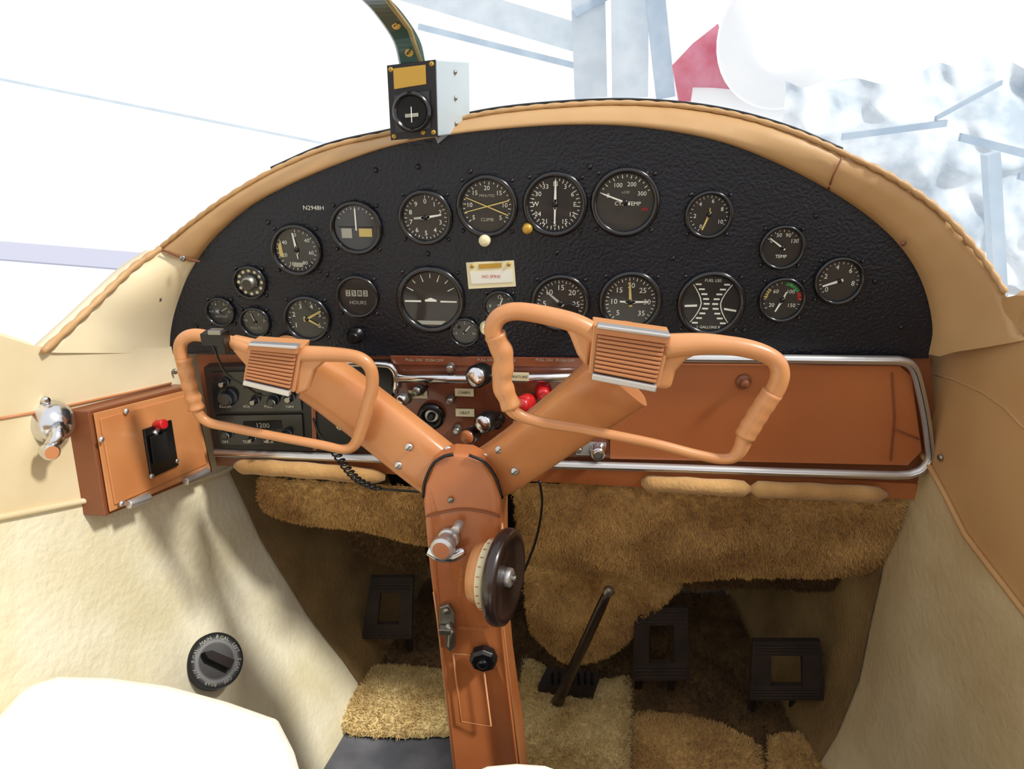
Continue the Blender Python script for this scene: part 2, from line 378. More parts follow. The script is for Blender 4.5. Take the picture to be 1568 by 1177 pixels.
# left cream cheek
Lin=[(260,537),(261,510),(268,475),(284,430),(300,400)]
Lout=[(66,538,.79),(120,488,.86),(165,445,.91),(205,408,.96),(246,380,1.0)]
mb=MB(); A2=crom([W(u,v,YP) for u,v in Lin],6); B2=crom([W(*q) for q in Lout],6)
rows=[]
for t,y in[(-.05,.01),(0,0),(.06,-.006),(.3,-.008),(.6,-.006),(.9,-.004),(1,0)]:
    rows.append([a.lerp(b,t)+Vector((0,y,0)) for a,b in zip(A2,B2)])
rows.append([b+Vector((-.03,.01,-.005)) for b in B2]); rows.append([b+Vector((-.04,.02,-.05)) for b in B2])
mb.grid(rows,'vinyl_cream')
pp=crom([W(u,v,y-.004) for u,v,y in Lout],12); mb.tube(pp,[.0035+.0018*abs(math.sin(i*.55)) for i in range(len(pp))],'vinyl_tan',n=8)
mb.tube([W(248,382,.985),W(282,395,.985),W(306,400,.985)],.0018,'pad_dark',n=6)
for u,v in[(280,395),(243,457),(268,568)]: screw(mb,W(u,v,.975 if v<500 else .99),BK,.0045,'steel')
mb.build('cockpit_cheek_trim')
# ------------------------------------------------------------ side walls
def ztopL(y): return 1.05+interp([(.3,-.235),(.72,-.24),(.79,-.289),(1.0,-.36),(1.6,-.36)],y)
def zseamL(y): return 1.05+interp([(.3,-.36),(.6,-.426),(1.04,-.597),(1.6,-.62)],y)
def wall(xf,zt,zs,m1,m2,name,kf):
    mb=MB(); ys=[-.6+i*.03 for i in range(73)]
    sg=1 if name.endswith('left') else -1
    rows=[];
    for y in ys: rows.append([Vector((xf(y,z),y,z)) for z in [lerp(zt(y),zs(y),k/8) for k in range(9)]])
    mb.grid(rows,m1)
    def lower(fy,mt,off,n):
        rows=[]
        for i in range(n):
            r=[]
            for k in range(25):
                s_=k/24; y=fy(i/(n-1),s_)
                z=lerp(zs(y),FZ-.02,s_); w=.004*noise.noise(Vector((y*6,z*6,1)))
                r.append(Vector((xf(y,z)+w+off*sg,y,z)))
            rows.append(r)
        mb.grid(rows,mt)
    lower(lambda t,s_:lerp(-.6,1.56,t),m2,0,73)
    lower(lambda t,s_:lerp(kf(s_),1.56,t),'footwell_wall_shade',.004,24)  # darker brown layer over the wall, painting the shade beyond the panel
    mb.tube([Vector((xf(y,zs(y))+sg*.003,y,zs(y))) for y in ys],.004,m1,n=8)
    sill=[Vector((xf(y,zt(y)),y,zt(y))) for y in [-.6+i*.03 for i in range(46)]+[.785 if sg>0 else .9]]
    rows=[[p+Vector((-sg*o,0,h)) for o,h in[(0,0),(.006,.006),(.02,.009),(.06,.006),(.07,-.02)]] for p in sill]
    mb.grid(rows,m1)
    return mb.build(name)
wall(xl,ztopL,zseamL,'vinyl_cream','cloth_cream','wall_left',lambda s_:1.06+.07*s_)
def ztopR(y): return 1.05+interp([(.3,-.2),(.84,-.215),(.92,-.237),(1.0,-.30),(1.05,-.34),(1.6,-.36)],y)
def zseamR(y): return 1.05+interp([(.3,-.585),(.725,-.573),(.868,-.552),(.943,-.52),(1.0,-.50),(1.6,-.5)],y)
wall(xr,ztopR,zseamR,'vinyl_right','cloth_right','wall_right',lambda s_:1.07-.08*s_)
mb=MB()
mb.tube([hit(u,v,'L',.001) for u,v in[(0,640),(60,630),(135,614),(200,600),(262,586)]],.0018,'pad',n=6)
mb.build('trim_1')
mb=MB()
mb.tube([hit(u,v,'R',.0) for u,v in[(1430,572),(1460,580),(1505,600),(1540,625),(1568,655)]],.0016,'vinyl_tan',n=6)
for u,v in[(1421,552),(1440,700)]: screw(mb,hit(u,v,'R',.002),(-1,-.3,0),.005,'steel')
mb.build('trim_2')
# floor & firewall
mb=MB(); mb.box((.03,.5,FZ-.02),(1.2,2.2,.04),'floor_grey'); mb.build('floor')
mb=MB(); mb.box((-.02,1.57,.28),(1.0,.03,.72),'footwell'); mb.build('firewall')
# nose & windshield
mb=MB(); rows=[]
base=[Vector((-.60,1.02,.42)),Vector((-.605,1.01,.60)),Vector((-.60,1.0,.78))]+B[:-6]+[Vector((.58,.98,.72)),Vector((.585,1.0,.58)),Vector((.58,1.02,.42))]
for t in range(9):
    s_=t/8; row=[]
    for b in base:
        c0=Vector((-.03,0,.7)); d=b-c0
        row.append(Vector((c0.x+d.x*(1-.3*s_*s_),max(b.y,.985)+.03+s_*.9,c0.z+(b.z-.012-c0.z)*(1-.1*s_-.4*s_*s_))))
    rows.append(row)
mb.grid(rows,'aircraft_white'); mb.build('nose_cowling')
mb=MB(); rows=[]
for t in range(9):
    s_=t/8; row=[]
    for b in B:
        row.append(Vector((lerp(b.x,-.03+(b.x+.03)*.85,s_*s_), b.y+.02-s_*.75, b.z+ .01+ .55*math.sin(s_*math.pi/2)*(1-.15*abs(b.x+.03)))))
    rows.append(row)
mb.grid(rows,'glass'); mb.build('windshield')
# ------------------------------------------------------------ lower panel
mb=MB()
mb.slab([W(300,541,1.004),W(1424,546,1.004),W(1440,742,1.004),W(332,712,1.004)],(0,.01,0),'orange_dark')
mb.slab([W(500,700,1.0),W(1440,742,1.0),W(1436,765,1.0),W(1360,762,1.0),W(980,745,1.0),W(500,720,1.0)],(0,.012,0),'orange')
mb.slab([W(598,545,.996),W(926,549,.996),W(934,700,.996),W(600,694,.996)],(0,.008,0),'wood')
mb.slab([W(600,545,.992),W(926,549,.992),W(926,562,.992),W(600,557,.992)],(0,.004,0),'wood')
for u in(650,760,850): mb.text('PULL ON   PUSH OFF',W(u,551,.991),(1,0,0),(0,0,1),.006,'dimwhite')
mb.build('lower_panel')
mb=MB()
mb.slab([W(934,557,.994),W(1378,560,.994),W(1396,575,.994),W(1412,690,.994),W(1390,712,.994),W(934,702,.994)],(0,.006,0),'glove')
mb.tube([W(1366,570,.992),W(1370,640,.992),W(1364,705,.992)],.0012,'orange_dark',n=6)
mb.tube([W(1366,655,.992),W(1408,672,.992)],.0012,'orange_dark',n=6)
c=W(1138,583,.993); mb.lathe(c,BK,[(.011,0),(.011,.004),(.006,.006),(.006,.014),(.002,.015)],'orange_dark',n=18,cap=True)
mb.build('glove_box_door',bevel=.002)
mb=MB()
pa=[W(u,v,.985) for u,v in[(330,692),(450,697),(620,703),(800,709),(1000,715),(1200,722),(1370,727)]]+crom([W(u,v,.985) for u,v in[(1392,726),(1412,718),(1424,700),(1423,680),(1418,640),(1410,600),(1402,570),(1392,556),(1375,551)]],3)+[W(u,v,.985) for u,v in[(1200,549),(1000,547),(930,549)]]
mb.tube(pa,.0066,'alu',n=10)
mb.tube([q+Vector((0,-.0045,0)) for q in pa],.0028,'chrome',n=8)
mb.tube([W(u,v,.985) for u,v in[(605,578),(700,579),(800,578),(900,576)]],.007,'chrome',n=10)
mb.tube(crom([W(u,v,.985) for u,v in[(480,556),(580,557),(600,562),(607,578),(605,600)]],3),.005,'chrome',n=8)
mb.build('chrome_trim_strip')
# radio stack
mb=MB()
Y=.985
mb.slab([W(312,562,Y),W(478,556,Y),W(600,556,Y),W(600,690,Y),W(482,690,Y),W(328,686,Y)],(0,.02,0),'black')
mb.slab([W(322,570,Y-.004),W(455,566,Y-.004),W(462,628,Y-.004),W(328,630,Y-.004)],(0,.004,0),'bezel')
mb.slab([W(330,636,Y-.004),W(462,634,Y-.004),W(465,680,Y-.004),W(338,680,Y-.004)],(0,.004,0),'bezel')
mb.slab([W(372,575,Y-.0045),W(440,573,Y-.0045),W(442,592,Y-.0045),W(374,594,Y-.0045)],(0,-.001,0),'black_matte')
mb.text('118.30',W(408,584,Y-.0062),(1,0,0),(0,0,1),.014,'dimwhite')
mb.slab([W(372,645,Y-.0045),W(430,643,Y-.0045),W(432,656,Y-.0045),W(374,658,Y-.0045)],(0,-.001,0),'black_matte')
mb.text('1200',W(402,651,Y-.0062),(1,0,0),(0,0,1),.011,'dimwhite')
for u,v,r in[(350,606,13),(392,610,6),(420,610,8),(445,606,7),(350,660,8),(388,668,5),(415,668,5),(440,662,7),(345,583,6),(452,580,5)]:
    c=W(u,v,Y-.004); k=r*mpp(c); mb.lathe(c,BK,[(k*1.15,0),(k*1.15,.003),(k*.9,.004),(k*.85,.014),(k*.6,.016)],'black',n=20,cap=True,capmat='steel' if r<8 else 'bezel')
for i,s_ in enumerate(['COMM','VOL','PULL','NAV','OFF','TEST','XPDR','IDENT']):
    mb.text(s_,W(345+(i%4)*33,622 if i<4 else 676,Y-.0046),(1,0,0),(0,0,1),.006,'white')
mb.tube([W(478,560,Y-.004),W(482,688,Y-.004)],.003,'orange_dark',n=6)
mb.build('radio_stack',bevel=.001)
# centre knobs / switches
mb=MB(); Y=.994
def knob(u,v,r,m1,m2,L=.02,b=1.25):
    c=W(u,v,Y); k=r*mpp(c); mb.lathe(c,BK,[(k*b,0),(k*b,.003),(k,.005),(k,L),(k*.85,L+.003),(k*.5,L+.0035)],m1,n=26,cap=True,capmat=m2)
def plunger(u,v,r,m1,m2,L=.05,Y0=.994):
    c=W(u,v,Y0-L); k=r*mpp(c); ax=Vector((-.35,-1,.15)).normalized()
    c=c-ax*L
    mb.lathe(c,ax,[(k*.35,0),(k*.35,L*.5),(k*.95,L*.52),(k,L*.6),(k,L*1.0),(k*.9,L*1.06)],m1,n=26)
    mb.lathe(c,ax,[(k*.88,L*1.05),(k*.8,L*1.1),(k*.4,L*1.14),(k*.05,L*1.15)],m2,n=26,cap=True)
plunger(729,576,18,'black','chrome'); plunger(740,648,16,'black','chrome'); plunger(716,668,13,'leather_brown','orange')
plunger(799,620,14,'red','red'); plunger(614,612,10,'steel','chrome',.035); plunger(638,598,8,'black','steel',.03)
knob(832,596,10,'red','red',.02); knob(762,640,9,'black','steel',.02); knob(850,622,8,'black','steel',.02)
knob(690,560,6,'steel','chrome',.01); knob(915,688,11,'chrome','steel',.014); knob(660,690,7,'steel','chrome',.01)
knob(690,610,6,'steel','chrome',.01); knob(700,655,6,'steel','chrome',.01); knob(886,684,5,'steel','chrome',.01); knob(775,600,6,'steel','chrome',.01)
c=W(661,635,Y); k=20*mpp(c); mb.lathe(c,BK,[(k*1.05,0),(k*1.05,.008),(k*.8,.011),(k*.62,.009),(k*.6,.002),(k*.5,.002)],'black',n=30,cap=True,capmat='alu')
mb.lathe(c,BK,[(k*.3,.002),(k*.3,.008),(k*.2,.009)],'black',n=16,cap=True)
for u,v,s_ in[(711,600,'CABIN'),(712,631,'HEAT'),(795,576,'MIXTURE'),(640,603,'PRIMER'),(870,600,'CARB'),(800,650,'STARTER')]:
    a=W(u,v,Y-.001 if v!=576 else .977); mb.box(a,(.028,.002,.012),'placard'); mb.text(s_,a+Vector((0,-.0015,0)),(1,0,0),(0,0,1),.006,'black')
a=W(905,686,Y-.001); mb.box(a,(.045,.003,.022),'alu')
mb.build('engine_control_knobs')
# padded bolsters
mb=MB()
def bolster(pts,r):
    P=crom([W(u,v,y) for u,v,y in pts],8); n=len(P)
    mb.tube(P,[r*(.35+.65*min(1,math.sin(math.pi*i/(n-1))*5))*(1+.05*math.sin(i*1.1)) for i in range(n)],'suede',n=16)
bolster([(360,712,.985),(420,716,.975),(500,722,.975),(590,730,.985)],.0125)
bolster([(982,738,.985),(1060,743,.975),(1150,748,.975)],.0125)
bolster([(1148,748,.975),(1250,752,.975),(1357,757,.985)],.0125)
mb.build('knee_bolster_pad')
# ------------------------------------------------------------ fleece drapes
random.seed(11)
def fleece(name,top,bot,mt,nu=110,nv=34,amp=.005,bulge=.03,zp=False,den=150000,ln=.0075,parent=None):
    T=crom([Vector(t) for t in top],12); Bt=crom([Vector(t) for t in bot],12)
    def samp(L,t):
        x=t*(len(L)-1); i=min(int(x),len(L)-2); return L[i].lerp(L[i+1],x-i)
    rows=[]
    for j in range(nv+1):
        s_=j/nv; row=[]
        for i in range(nu+1):
            t=i/nu; p=samp(T,t).lerp(samp(Bt,t),s_)
            ed=math.sin(math.pi*s_)**.4*min(1,(min(t,1-t)*8))**.5 if 0<t<1 and 0<s_<1 else 0
            n1=noise.noise(p*12); n2=noise.noise(p*60); n3=noise.noise(p*160)
            off=bulge*ed*(.9+.25*n1)+amp*(n2*.6+n3*.4)
            jit=Vector((noise.noise(p*70+Vector((5,5,5))),0,noise.noise(p*70)))*amp*.6
            if zp: p=p+Vector((jit.x,jit.z,off))
            else: p=p+Vector((0,-off,0))+jit
            row.append(p)
        rows.append(row)
    mb=MB(); mb.grid(rows,mt)
    tv=[];tf=[]
    out=Vector((0,-.5,1)) if zp else Vector((0,-1,.2))
    for j in range(nv):
        for i in range(nu):
            a=rows[j][i];b=rows[j][i+1];c=rows[j+1][i];d=rows[j+1][i+1]
            n=(b-a).cross(c-a); ar=n.length
            if ar<1e-12: continue
            n/=ar
            if n.dot(out)<0: n=-n
            k=ar*den; k=int(k)+(random.random()<k-int(k))
            for _ in range(k):
                s_,t=random.random(),random.random()
                p=a.lerp(b,s_).lerp(c.lerp(d,s_),t)
                rd=Vector((random.uniform(-1,1),random.uniform(-1,1),random.uniform(-1,1)))
                cl=Vector((noise.noise(p*90),noise.noise(p*90+Vector((9,0,0))),noise.noise(p*90+Vector((0,9,0)))))
                dr=(n*.75+rd*.4+cl*1.0+Vector((0,0,-.25 if not zp else 0))).normalized()
                L=ln*random.uniform(.6,1.2); w=dr.cross(rd).normalized()*.0009
                q=len(tv); mid=p+dr*L*.6
                tv+=[p-w,p+w,mid+w*.8,p+dr*L+cl*L*.3,mid-w*.8]; tf.append((q,q+1,q+2,q+3,q+4))
    mb.add(tv,tf,mt)
    return mb.build(name,recalc=False,parent=parent)
fd=empty('fleece_drape')
fleece('panel_drape_right',[W(785,738,1.02),W(980,742,1.02),W(1200,752,1.02),W(1412,762,1.02)],[W(800,860,1.12),W(900,876,1.12),W(1040,884,1.12),W(1140,878,1.12),W(1290,876,1.1),W(1405,852,1.06)],'fleece',nu=160,parent=fd)
fleece('panel_drape_left',[W(396,728,1.02),W(480,735,1.02),W(560,740,1.02),W(660,745,1.02)],[W(402,776,1.05),W(470,796,1.08),W(560,806,1.1),W(670,836,1.1)],'fleece',parent=fd)
fleece('centre_flap',[W(800,864,1.14),W(880,874,1.14),W(960,882,1.14),W(1045,884,1.14)],[W(812,965,1.16),W(870,1012,1.16),W(945,992,1.16),W(1042,894,1.16)],'fleece',nu=80,bulge=.02,parent=fd)
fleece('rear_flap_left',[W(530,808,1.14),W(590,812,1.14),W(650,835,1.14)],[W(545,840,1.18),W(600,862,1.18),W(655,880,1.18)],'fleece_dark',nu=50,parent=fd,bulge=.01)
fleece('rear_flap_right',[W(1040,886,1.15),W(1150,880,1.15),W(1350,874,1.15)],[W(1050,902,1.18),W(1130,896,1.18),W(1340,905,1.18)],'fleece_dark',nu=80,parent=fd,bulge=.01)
# floor rugs
def Z(u,v): return PZ(u,v,FZ+.006)
fleece('fleece_floor_mat',[Z(528,1028),Z(600,1022),Z(700,1032)],[Z(490,1112),Z(580,1128),Z(710,1126)],'fleece_lite',nu=70,bulge=.03,zp=True)
fleece('fleece_floor_mat',[Z(800,1005),Z(880,1046),Z(968,1036)],[Z(780,1270),Z(870,1270),Z(965,1270)],'fleece_lite',nu=60,nv=60,bulge=.035,zp=True)
fleece('fleece_floor_mat',[Z(966,1090),Z(1080,1104),Z(1165,1146)],[Z(962,1260),Z(1070,1260),Z(1175,1260)],'fleece',nu=60,nv=50,bulge=.03,zp=True)
fleece('fleece_floor_mat',[Z(1172,1130),Z(1240,1126),Z(1372,1136)],[Z(1180,1260),Z(1270,1260),Z(1390,1260)],'fleece',nu=60,nv=50,bulge=.03,zp=True)
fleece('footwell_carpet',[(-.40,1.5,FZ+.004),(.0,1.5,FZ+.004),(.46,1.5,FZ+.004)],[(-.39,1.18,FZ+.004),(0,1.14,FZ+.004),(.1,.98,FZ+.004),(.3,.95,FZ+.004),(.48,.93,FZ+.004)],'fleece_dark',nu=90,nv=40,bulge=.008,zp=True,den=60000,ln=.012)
# ------------------------------------------------------------ pedals
def pedal(u0,v0,u1,v1,y,lean):
    mb=MB(); a=W(u0+5,v0,y+.03); b=W(u1-5,v0,y+.03); c=W(u1+lean,v1,y); d=W(u0+lean,v1,y)
    q=lambda s_,t:a.lerp(b,s_).lerp(d.lerp(c,s_),t)
    off=(0,.012,0)
    for s0,s1,t0,t1 in[(0,1,0,.24),(0,1,.76,1),(0,.28,.24,.76),(.72,1,.24,.76)]:
        mb.slab([q(s0,t0),q(s1,t0),q(s1,t1),q(s0,t1)],off,'pedal')
    for k in range(4):
        t=.04+k*.05; mb.tube([q(.05,t),q(.95,t)],.0022,'pedal',n=6)
        t=.8+k*.05; mb.tube([q(.05,t),q(.95,t)],.0022,'pedal',n=6)
    for s_ in(.2,.8):
        mid=q(s_,.9); mb.tube([mid+Vector((0,.016,0)),Vector((mid.x,mid.y+.06,max(mid.z-.06,FZ+.03))),Vector((mid.x,mid.y+.06,FZ+.005))],.008,'pedal',n=10)
    mb.build('rudder_pedal',bevel=.004,seg=3)
pedal(562,884,638,978,1.19,-8); pedal(968,930,1058,1042,1.11,0); pedal(1148,982,1262,1072,1.07,0)
# brake lever
mb=MB()
a=W(931,905,1.02); b=PZ(850,1082,FZ+.02)
mb.tube([a,a.lerp(b,.12),a.lerp(b,.5),a.lerp(b,.85),b],[.007,.009,.0095,.011,.013],'leather_brown',n=14)
mb.lathe(a+Vector((0,0,-.002)),(a-b),[(.009,0),(.0095,.006),(.006,.012),(.004,.014)],'steel',n=14,cap=True)
mb.build('brake_lever')
mb=MB(); z=FZ+.05; mb.slab([PZ(838,1020,z),PZ(918,1028,z),PZ(908,1060,z),PZ(824,1048,z)],(0,0,-.045),'pedal')
for k in range(7): mb.box(PZ(846+k*10,1038,z+.002),(.004,.03,.004),'black')
mb.build('lever_floor_plate')
# ------------------------------------------------------------ control column
mb=MB()
def yc(v): return interp([(690,.80),(1180,.74)],v)
out=[(694,695),(720,697),(742,708),(758,730),(768,762),(770,800),(771,960),(779,1050),(797,1176),(812,1300),(706,1300),(692,1176),(677,1040),(668,960),(656,860),(648,770),(650,742),(662,712),(676,700)]
front=[W(u,v,yc(v)) for u,v in out]
n_=len(front)
# head is shallower than the post so the arms enter behind it
mb.add(front+[p+Vector((0,.085 if out[i][1]>765 else .035,0)) for i,p in enumerate(front)],[tuple(range(n_)),tuple(range(2*n_-1,n_-1,-1))]+[(i,(i+1)%n_,(i+1)%n_+n_,i+n_) for i in range(n_)],'orange')
mb.build('control_column',bevel=.006,seg=3)
col=bpy.data.objects['control_column']
def child(mb,name,parent,**k): return mb.build(name,parent=parent,**k)
mb=MB()
def Cc(u,v,o=.002): return W(u,v,yc(v)-o)
for pts in [[(694,1000),(738,1003),(752,1110),(706,1104),(694,1000)],[(664,905),(676,990)],[(769,800),(771,960),(795,1170)]]:
    mb.tube([Cc(*p) for p in pts],.0014,'orange_lite',n=6)
mb.tube(crom([Cc(u,v) for u,v in[(652,790),(700,780),(735,782),(766,790)]],4),.0014,'orange_dark',n=6)
for u,v in[(690,765),(770,880),(800,935)]:
    screw(mb,Cc(u,v) if u<790 else Cc(u-18,v),BK,.004)
mb.text('PARKING BRAKE',Cc(727,962,.004),(1,0,0),(0,0,1),.006,'orange_lite')
mb.text('ELEVATOR TRIM',Cc(705,890,.004),(.1,0,1),(-1,0,.1),.006,'orange_lite')
child(mb,'trim_details',col)
mb=MB() # knobs on column
c=Cc(688,822); mb.lathe(c,(-.15,-1,.1),[(.014,0),(.014,.006),(.011,.008),(.011,.020),(.015,.022),(.015,.032),(.011,.035)],'alu',n=22,cap=True,capmat='orange')
mb.tube([Cc(705,800,.006),Cc(697,812,.02)],.006,'alu',n=12)
P=crom([Cc(u,v,.014) for u,v in[(655,842),(672,848),(692,850),(712,842)]],5); mb.tube(P,[.006,.009,.0085,.005],'chrome',n=12)
c=Cc(741,1003); mb.lathe(c,BK,[(.0185,0),(.0185,.010),(.0145,.014),(.011,.014)],'black',n=8,smooth=False,cap=True)
mb.lathe(c,BK,[(.007,.013),(.007,.018),(.004,.019)],'bezel',n=14,cap=True)
q=[(674,925),(688,921),(697,935),(698,985),(690,993),(683,985),(682,958),(673,950)]
mb.slab([Cc(u,v,.001) for u,v in q],(0,-.006,0),'steel')
mb.tube([Cc(685,955,.008),Cc(692,965,.012),Cc(690,988,.010)],.005,'steel',n=10); screw(mb,Cc(684,935,.007),BK,.005)
mb.box(Cc(682,964,.012),(.016,.01,.008),'steel')
child(mb,'latches_and_knobs',col,bevel=.0008)
# trim wheel
mb=MB(); ax=Vector((.96,-.27,.06)).normalized(); cc=W(772,882,.745)
mb.lathe(cc,ax,[(.02,-.009),(.054,-.009),(.0585,-.006),(.060,-.002),(.060,.002),(.0585,.007),(.054,.009),(.048,.008),(.043,.003),(.014,.004)],'leather_brown',n=56,cap=True,capmat='leather_brown')
mb.lathe(cc,ax,[(.012,.004),(.012,.009),(.009,.011),(.004,.011)],'alu',n=24,cap=True)
mb.lathe(cc,ax,[(.004,.011),(.004,.015),(.002,.016)],'steel',n=10,cap=True)
mb.lathe(cc-ax*.013,ax,[(.01,-.024),(.037,-.024),(.040,-.004),(.037,0),(.01,0)],'orange_lite',n=48)
mb.lathe(cc-ax*.013,ax,[(.044,-.009),(.045,.0),(.04,.001)],'placard',n=48)
for k in range(24):
    an=2*math.pi*k/24; a=ax.orthogonal().normalized(); b=ax.cross(a); d=a*math.cos(an)+b*math.sin(an)
    mb.tube([cc+d*.0452-ax*.020,cc+d*.0452-ax*.016],.0005,'red',n=4)
child(mb,'trim_wheel',col)
# ---- arms: rounded pressed-metal beams
def arm(name,pts,hw,screws,parent):
    mb=MB(); P=crom([W(*p) for p in pts],6); mb.sweep(P,hw,[(0,.022),(1,.024)],'orange_arm')
    for u,v,y in screws: screw(mb,W(u,v,y),BK,.0055,'alu')
    return mb.build(name,parent=parent)
arm('arm_left',[(706,744,.846),(645,698,.850),(572,640,.874),(515,597,.896),(478,572,.905)],[(0,.037),(.3,.0385),(.7,.0385),(1,.036)],[(532,619,.870),(626,684,.830),(610,712,.832),(521,652,.876),(686,688,.824)],col)
arm('arm_right',[(712,746,.846),(780,706,.834),(850,655,.80),(915,606,.76),(950,580,.745)],[(0,.034),(.3,.036),(.7,.0375),(1,.039)],[(857,613,.774),(764,688,.812),(788,721,.808),(742,699,.820)],col)
mb=MB(); mb.tube(crom([W(u,v,.796) for u,v in[(648,760),(650,738),(662,711),(678,699),(694,695)]],5),.0022,'black',n=6)
mb.tube(crom([W(u,v,.796) for u,v in[(718,696),(742,707),(759,730),(769,762)]],5),.0022,'black',n=6)
child(mb,'arm_seams',col)
# ---- yokes
def pad(mb,tl,tr,br,bl,y,th,n=9):
    q=[W(*p,y) for p in(tl,tr,br,bl)]
    f=lambda s_,t:q[0].lerp(q[1],s_).lerp(q[3].lerp(q[2],s_),t)
    mb.slab([f(-.03,-.03),f(1.03,-.03),f(1.03,1.0),f(-.03,1.0)],(0,th,0),'orange_lite')
    mb.slab([f(.03,.1),f(.97,.1),f(.97,.92),f(.03,.92)],(0,-.004,0),'pad_dark')
    for k in range(n):
        t0=.11+k*.80/n; t1=t0+.80/n*.78
        mb.slab([f(.04,t0),f(.96,t0),f(.96,t1),f(.04,t1)],(0,-.0062,0),'pad')
    mb.slab([f(.02,.93),f(.98,.93),f(.98,1.06),f(.02,1.06)],(0,-.008,0),'alu')
    mb.slab([f(0,-.07),f(1,-.07),f(1,.08),f(0,.08)],(0,-.010,0),'pad')
    mb.slab([f(.01,-.12),f(.99,-.12),f(.99,-.05),f(.01,-.05)],(0,-.012,0),'alu')
def yoke(name,paths,webs,padq,y,grips,depth):
    root=empty(name); mb=MB()
    for pts,r in paths:
        P=crom([W(u,v,y+dy) for u,v,dy in pts],6); mb.tube(P,r,'orange_lite',n=16)
    for pts,r,k in grips:
        P=crom([W(u,v,y+dy) for u,v,dy in pts],8); n=len(P)
        mb.tube(P,[r*(1+k*math.cos(i/(n-1)*math.pi*2*4)) for i in range(n)],'orange_lite',n=16)
    mb.build('rim',parent=root)
    mb=MB()
    for w in webs: mb.slab([W(u,v,y-.006) for u,v in w],(0,.016,0),'orange_lite')
    mb.build('webs',parent=root,bevel=.006,seg=4)
    mb=MB(); pad(mb,*padq,y-.012,.03)
    mb.build('hub_pad',parent=root,bevel=.0012)
    a=W((padq[0][0]+padq[2][0])/2,(padq[0][1]+padq[2][1])/2,y)
    mb=MB(); mb.tube([a,a+Vector((0,depth,0))],.024,'orange_lite',n=20); mb.build('shaft',parent=root)
    return root
YLK=.832
yk=yoke('control_yoke',[
 ([(395,536,0),(365,526,0),(335,519,0),(300,512,0),(281,519,0),(276,535,0),(281,560,0),(290,595,0),(302,628,0),(318,645,0),(350,653,0),(420,667,0),(490,680,0),(525,687,0),(543,680,0),(553,655,0),(563,620,0),(570,590,0),(567,563,0),(548,547,0),(510,542,0),(455,541,0)],[.0088,.008,.008,.0082,.008,.0068,.0060,.0060,.0060,.008,.0084,.008,.0084,.0108])],
 [[(350,515),(392,524),(384,590),(374,560),(355,538)],[(455,532),(520,538),(500,552),(482,568),(470,600),(450,606)]],
 ((384,527),(460,533),(448,600),(374,582)),YLK,
 [([(282,548,0),(287,575,0),(294,602,0),(301,625,0)],.0098,.1)],.06)
mb=MB(); mb.box(W(330,516,YLK-.014),(.028,.02,.015),'black'); mb.box(W(331,508,YLK-.018),(.016,.012,.007),'steel'); mb.box(W(343,528,YLK-.012),(.01,.018,.018),'black')
mb.tube(crom([W(u,v,YLK+.01) for u,v in[(325,525),(345,570),(375,590),(400,605),(420,600)]],5),.0018,'black',n=6)
mb.build('push_to_talk_switch',parent=yk,bevel=.002)
yoke('control_yoke',[
 ([(915,512,0),(880,494,0),(835,482,0),(790,476,0),(765,484,0),(755,503,0),(762,530,0),(772,555,0),(768,580,0),(775,608,0),(790,632,0),(830,646,0),(900,658,0),(1000,678,0),(1070,696,0),(1112,702,0),(1132,690,0),(1146,655,0),(1170,622,0),(1190,590,0),(1194,565,0),(1180,546,0),(1140,532,0),(1080,526,0),(1015,530,0)],[.0105,.0095,.009,.009,.009,.009,.0085,.006,.0052,.0052,.0056,.0085,.0095,.0095,.0088,.0095,.013])],
 [[(850,480),(914,500),(900,566),(884,545),(872,515)],[(1012,516),(1120,524),(1078,540),(1052,552),(1036,570),(1028,598),(1000,596)]],
 ((912,500),(1024,516),(1006,592),(904,572)),.69,
 [([(758,512,0),(771,545,0),(769,585,0),(783,622,0)],.0105,.07),([(1140,668,0),(1160,635,0),(1183,600,0)],.0105,.03)],.045)
# cords
mb=MB(); hel=[]; Pp=crom([W(u,v,.93) for u,v in[(512,690),(530,715),(550,735),(580,748)]],30)
for i,p in enumerate(Pp): hel.append(p+Vector((math.cos(i*.8)*.006,math.sin(i*.8)*.006,0)))
mb.tube(hel,.0016,'black',n=6); mb.tube([Pp[-1],W(640,752,.95),W(700,745,.97)],.002,'black',n=6)
mb.tube(crom([W(u,v,.93) for u,v in[(480,640),(490,665),(512,690)]],4),.002,'black',n=6)
mb.build('coiled_microphone_cord')
mb=MB(); mb.tube(crom([W(u,v,.96) for u,v in[(826,735),(830,770),(822,820),(806,865),(790,900)]],6),.0022,'black',n=6); mb.build('cable')
# ------------------------------------------------------------ compass
cp=empty('magnetic_compass'); mb=MB(); Y=.96
fq=[W(594,100,Y),W(668,91,Y),W(671,208,Y),W(600,214,Y)]
f=lambda s_,t:fq[0].lerp(fq[1],s_).lerp(fq[3].lerp(fq[2],s_),t)
mb.slab(fq,(.03,.085,0),'case_white')
for v_ in(.15,.5,.85): screw(mb,f(1,v_)+Vector((.016,.045,0)),(1,-.3,0),.003,'steel')
mb.build('case',parent=cp,bevel=.002)
mb=MB(); q=lambda s_,t,o=0:f(s_,t)+Vector((0,-o,0))
mb.slab([q(0,0),q(1,0),q(1,1),q(0,1)],(0,-.006,0),'black')
mb.slab([q(.13,.05,.0065),q(.8,.05,.0065),q(.8,.30,.0065),q(.13,.32,.0065)],(0,-.001,0),'gold')
mb.slab([q(.13,.40,.0062),q(.87,.38,.0062),q(.87,.88,.0062),q(.13,.9,.0062)],(0,-.004,0),'bezel')
c=q(.5,.64,.010); mb.lathe(c,BK,[(.024,0),(.024,.005),(.021,.008),(.018,.004)],'bezel',n=36,cap=True,capmat='black_matte')
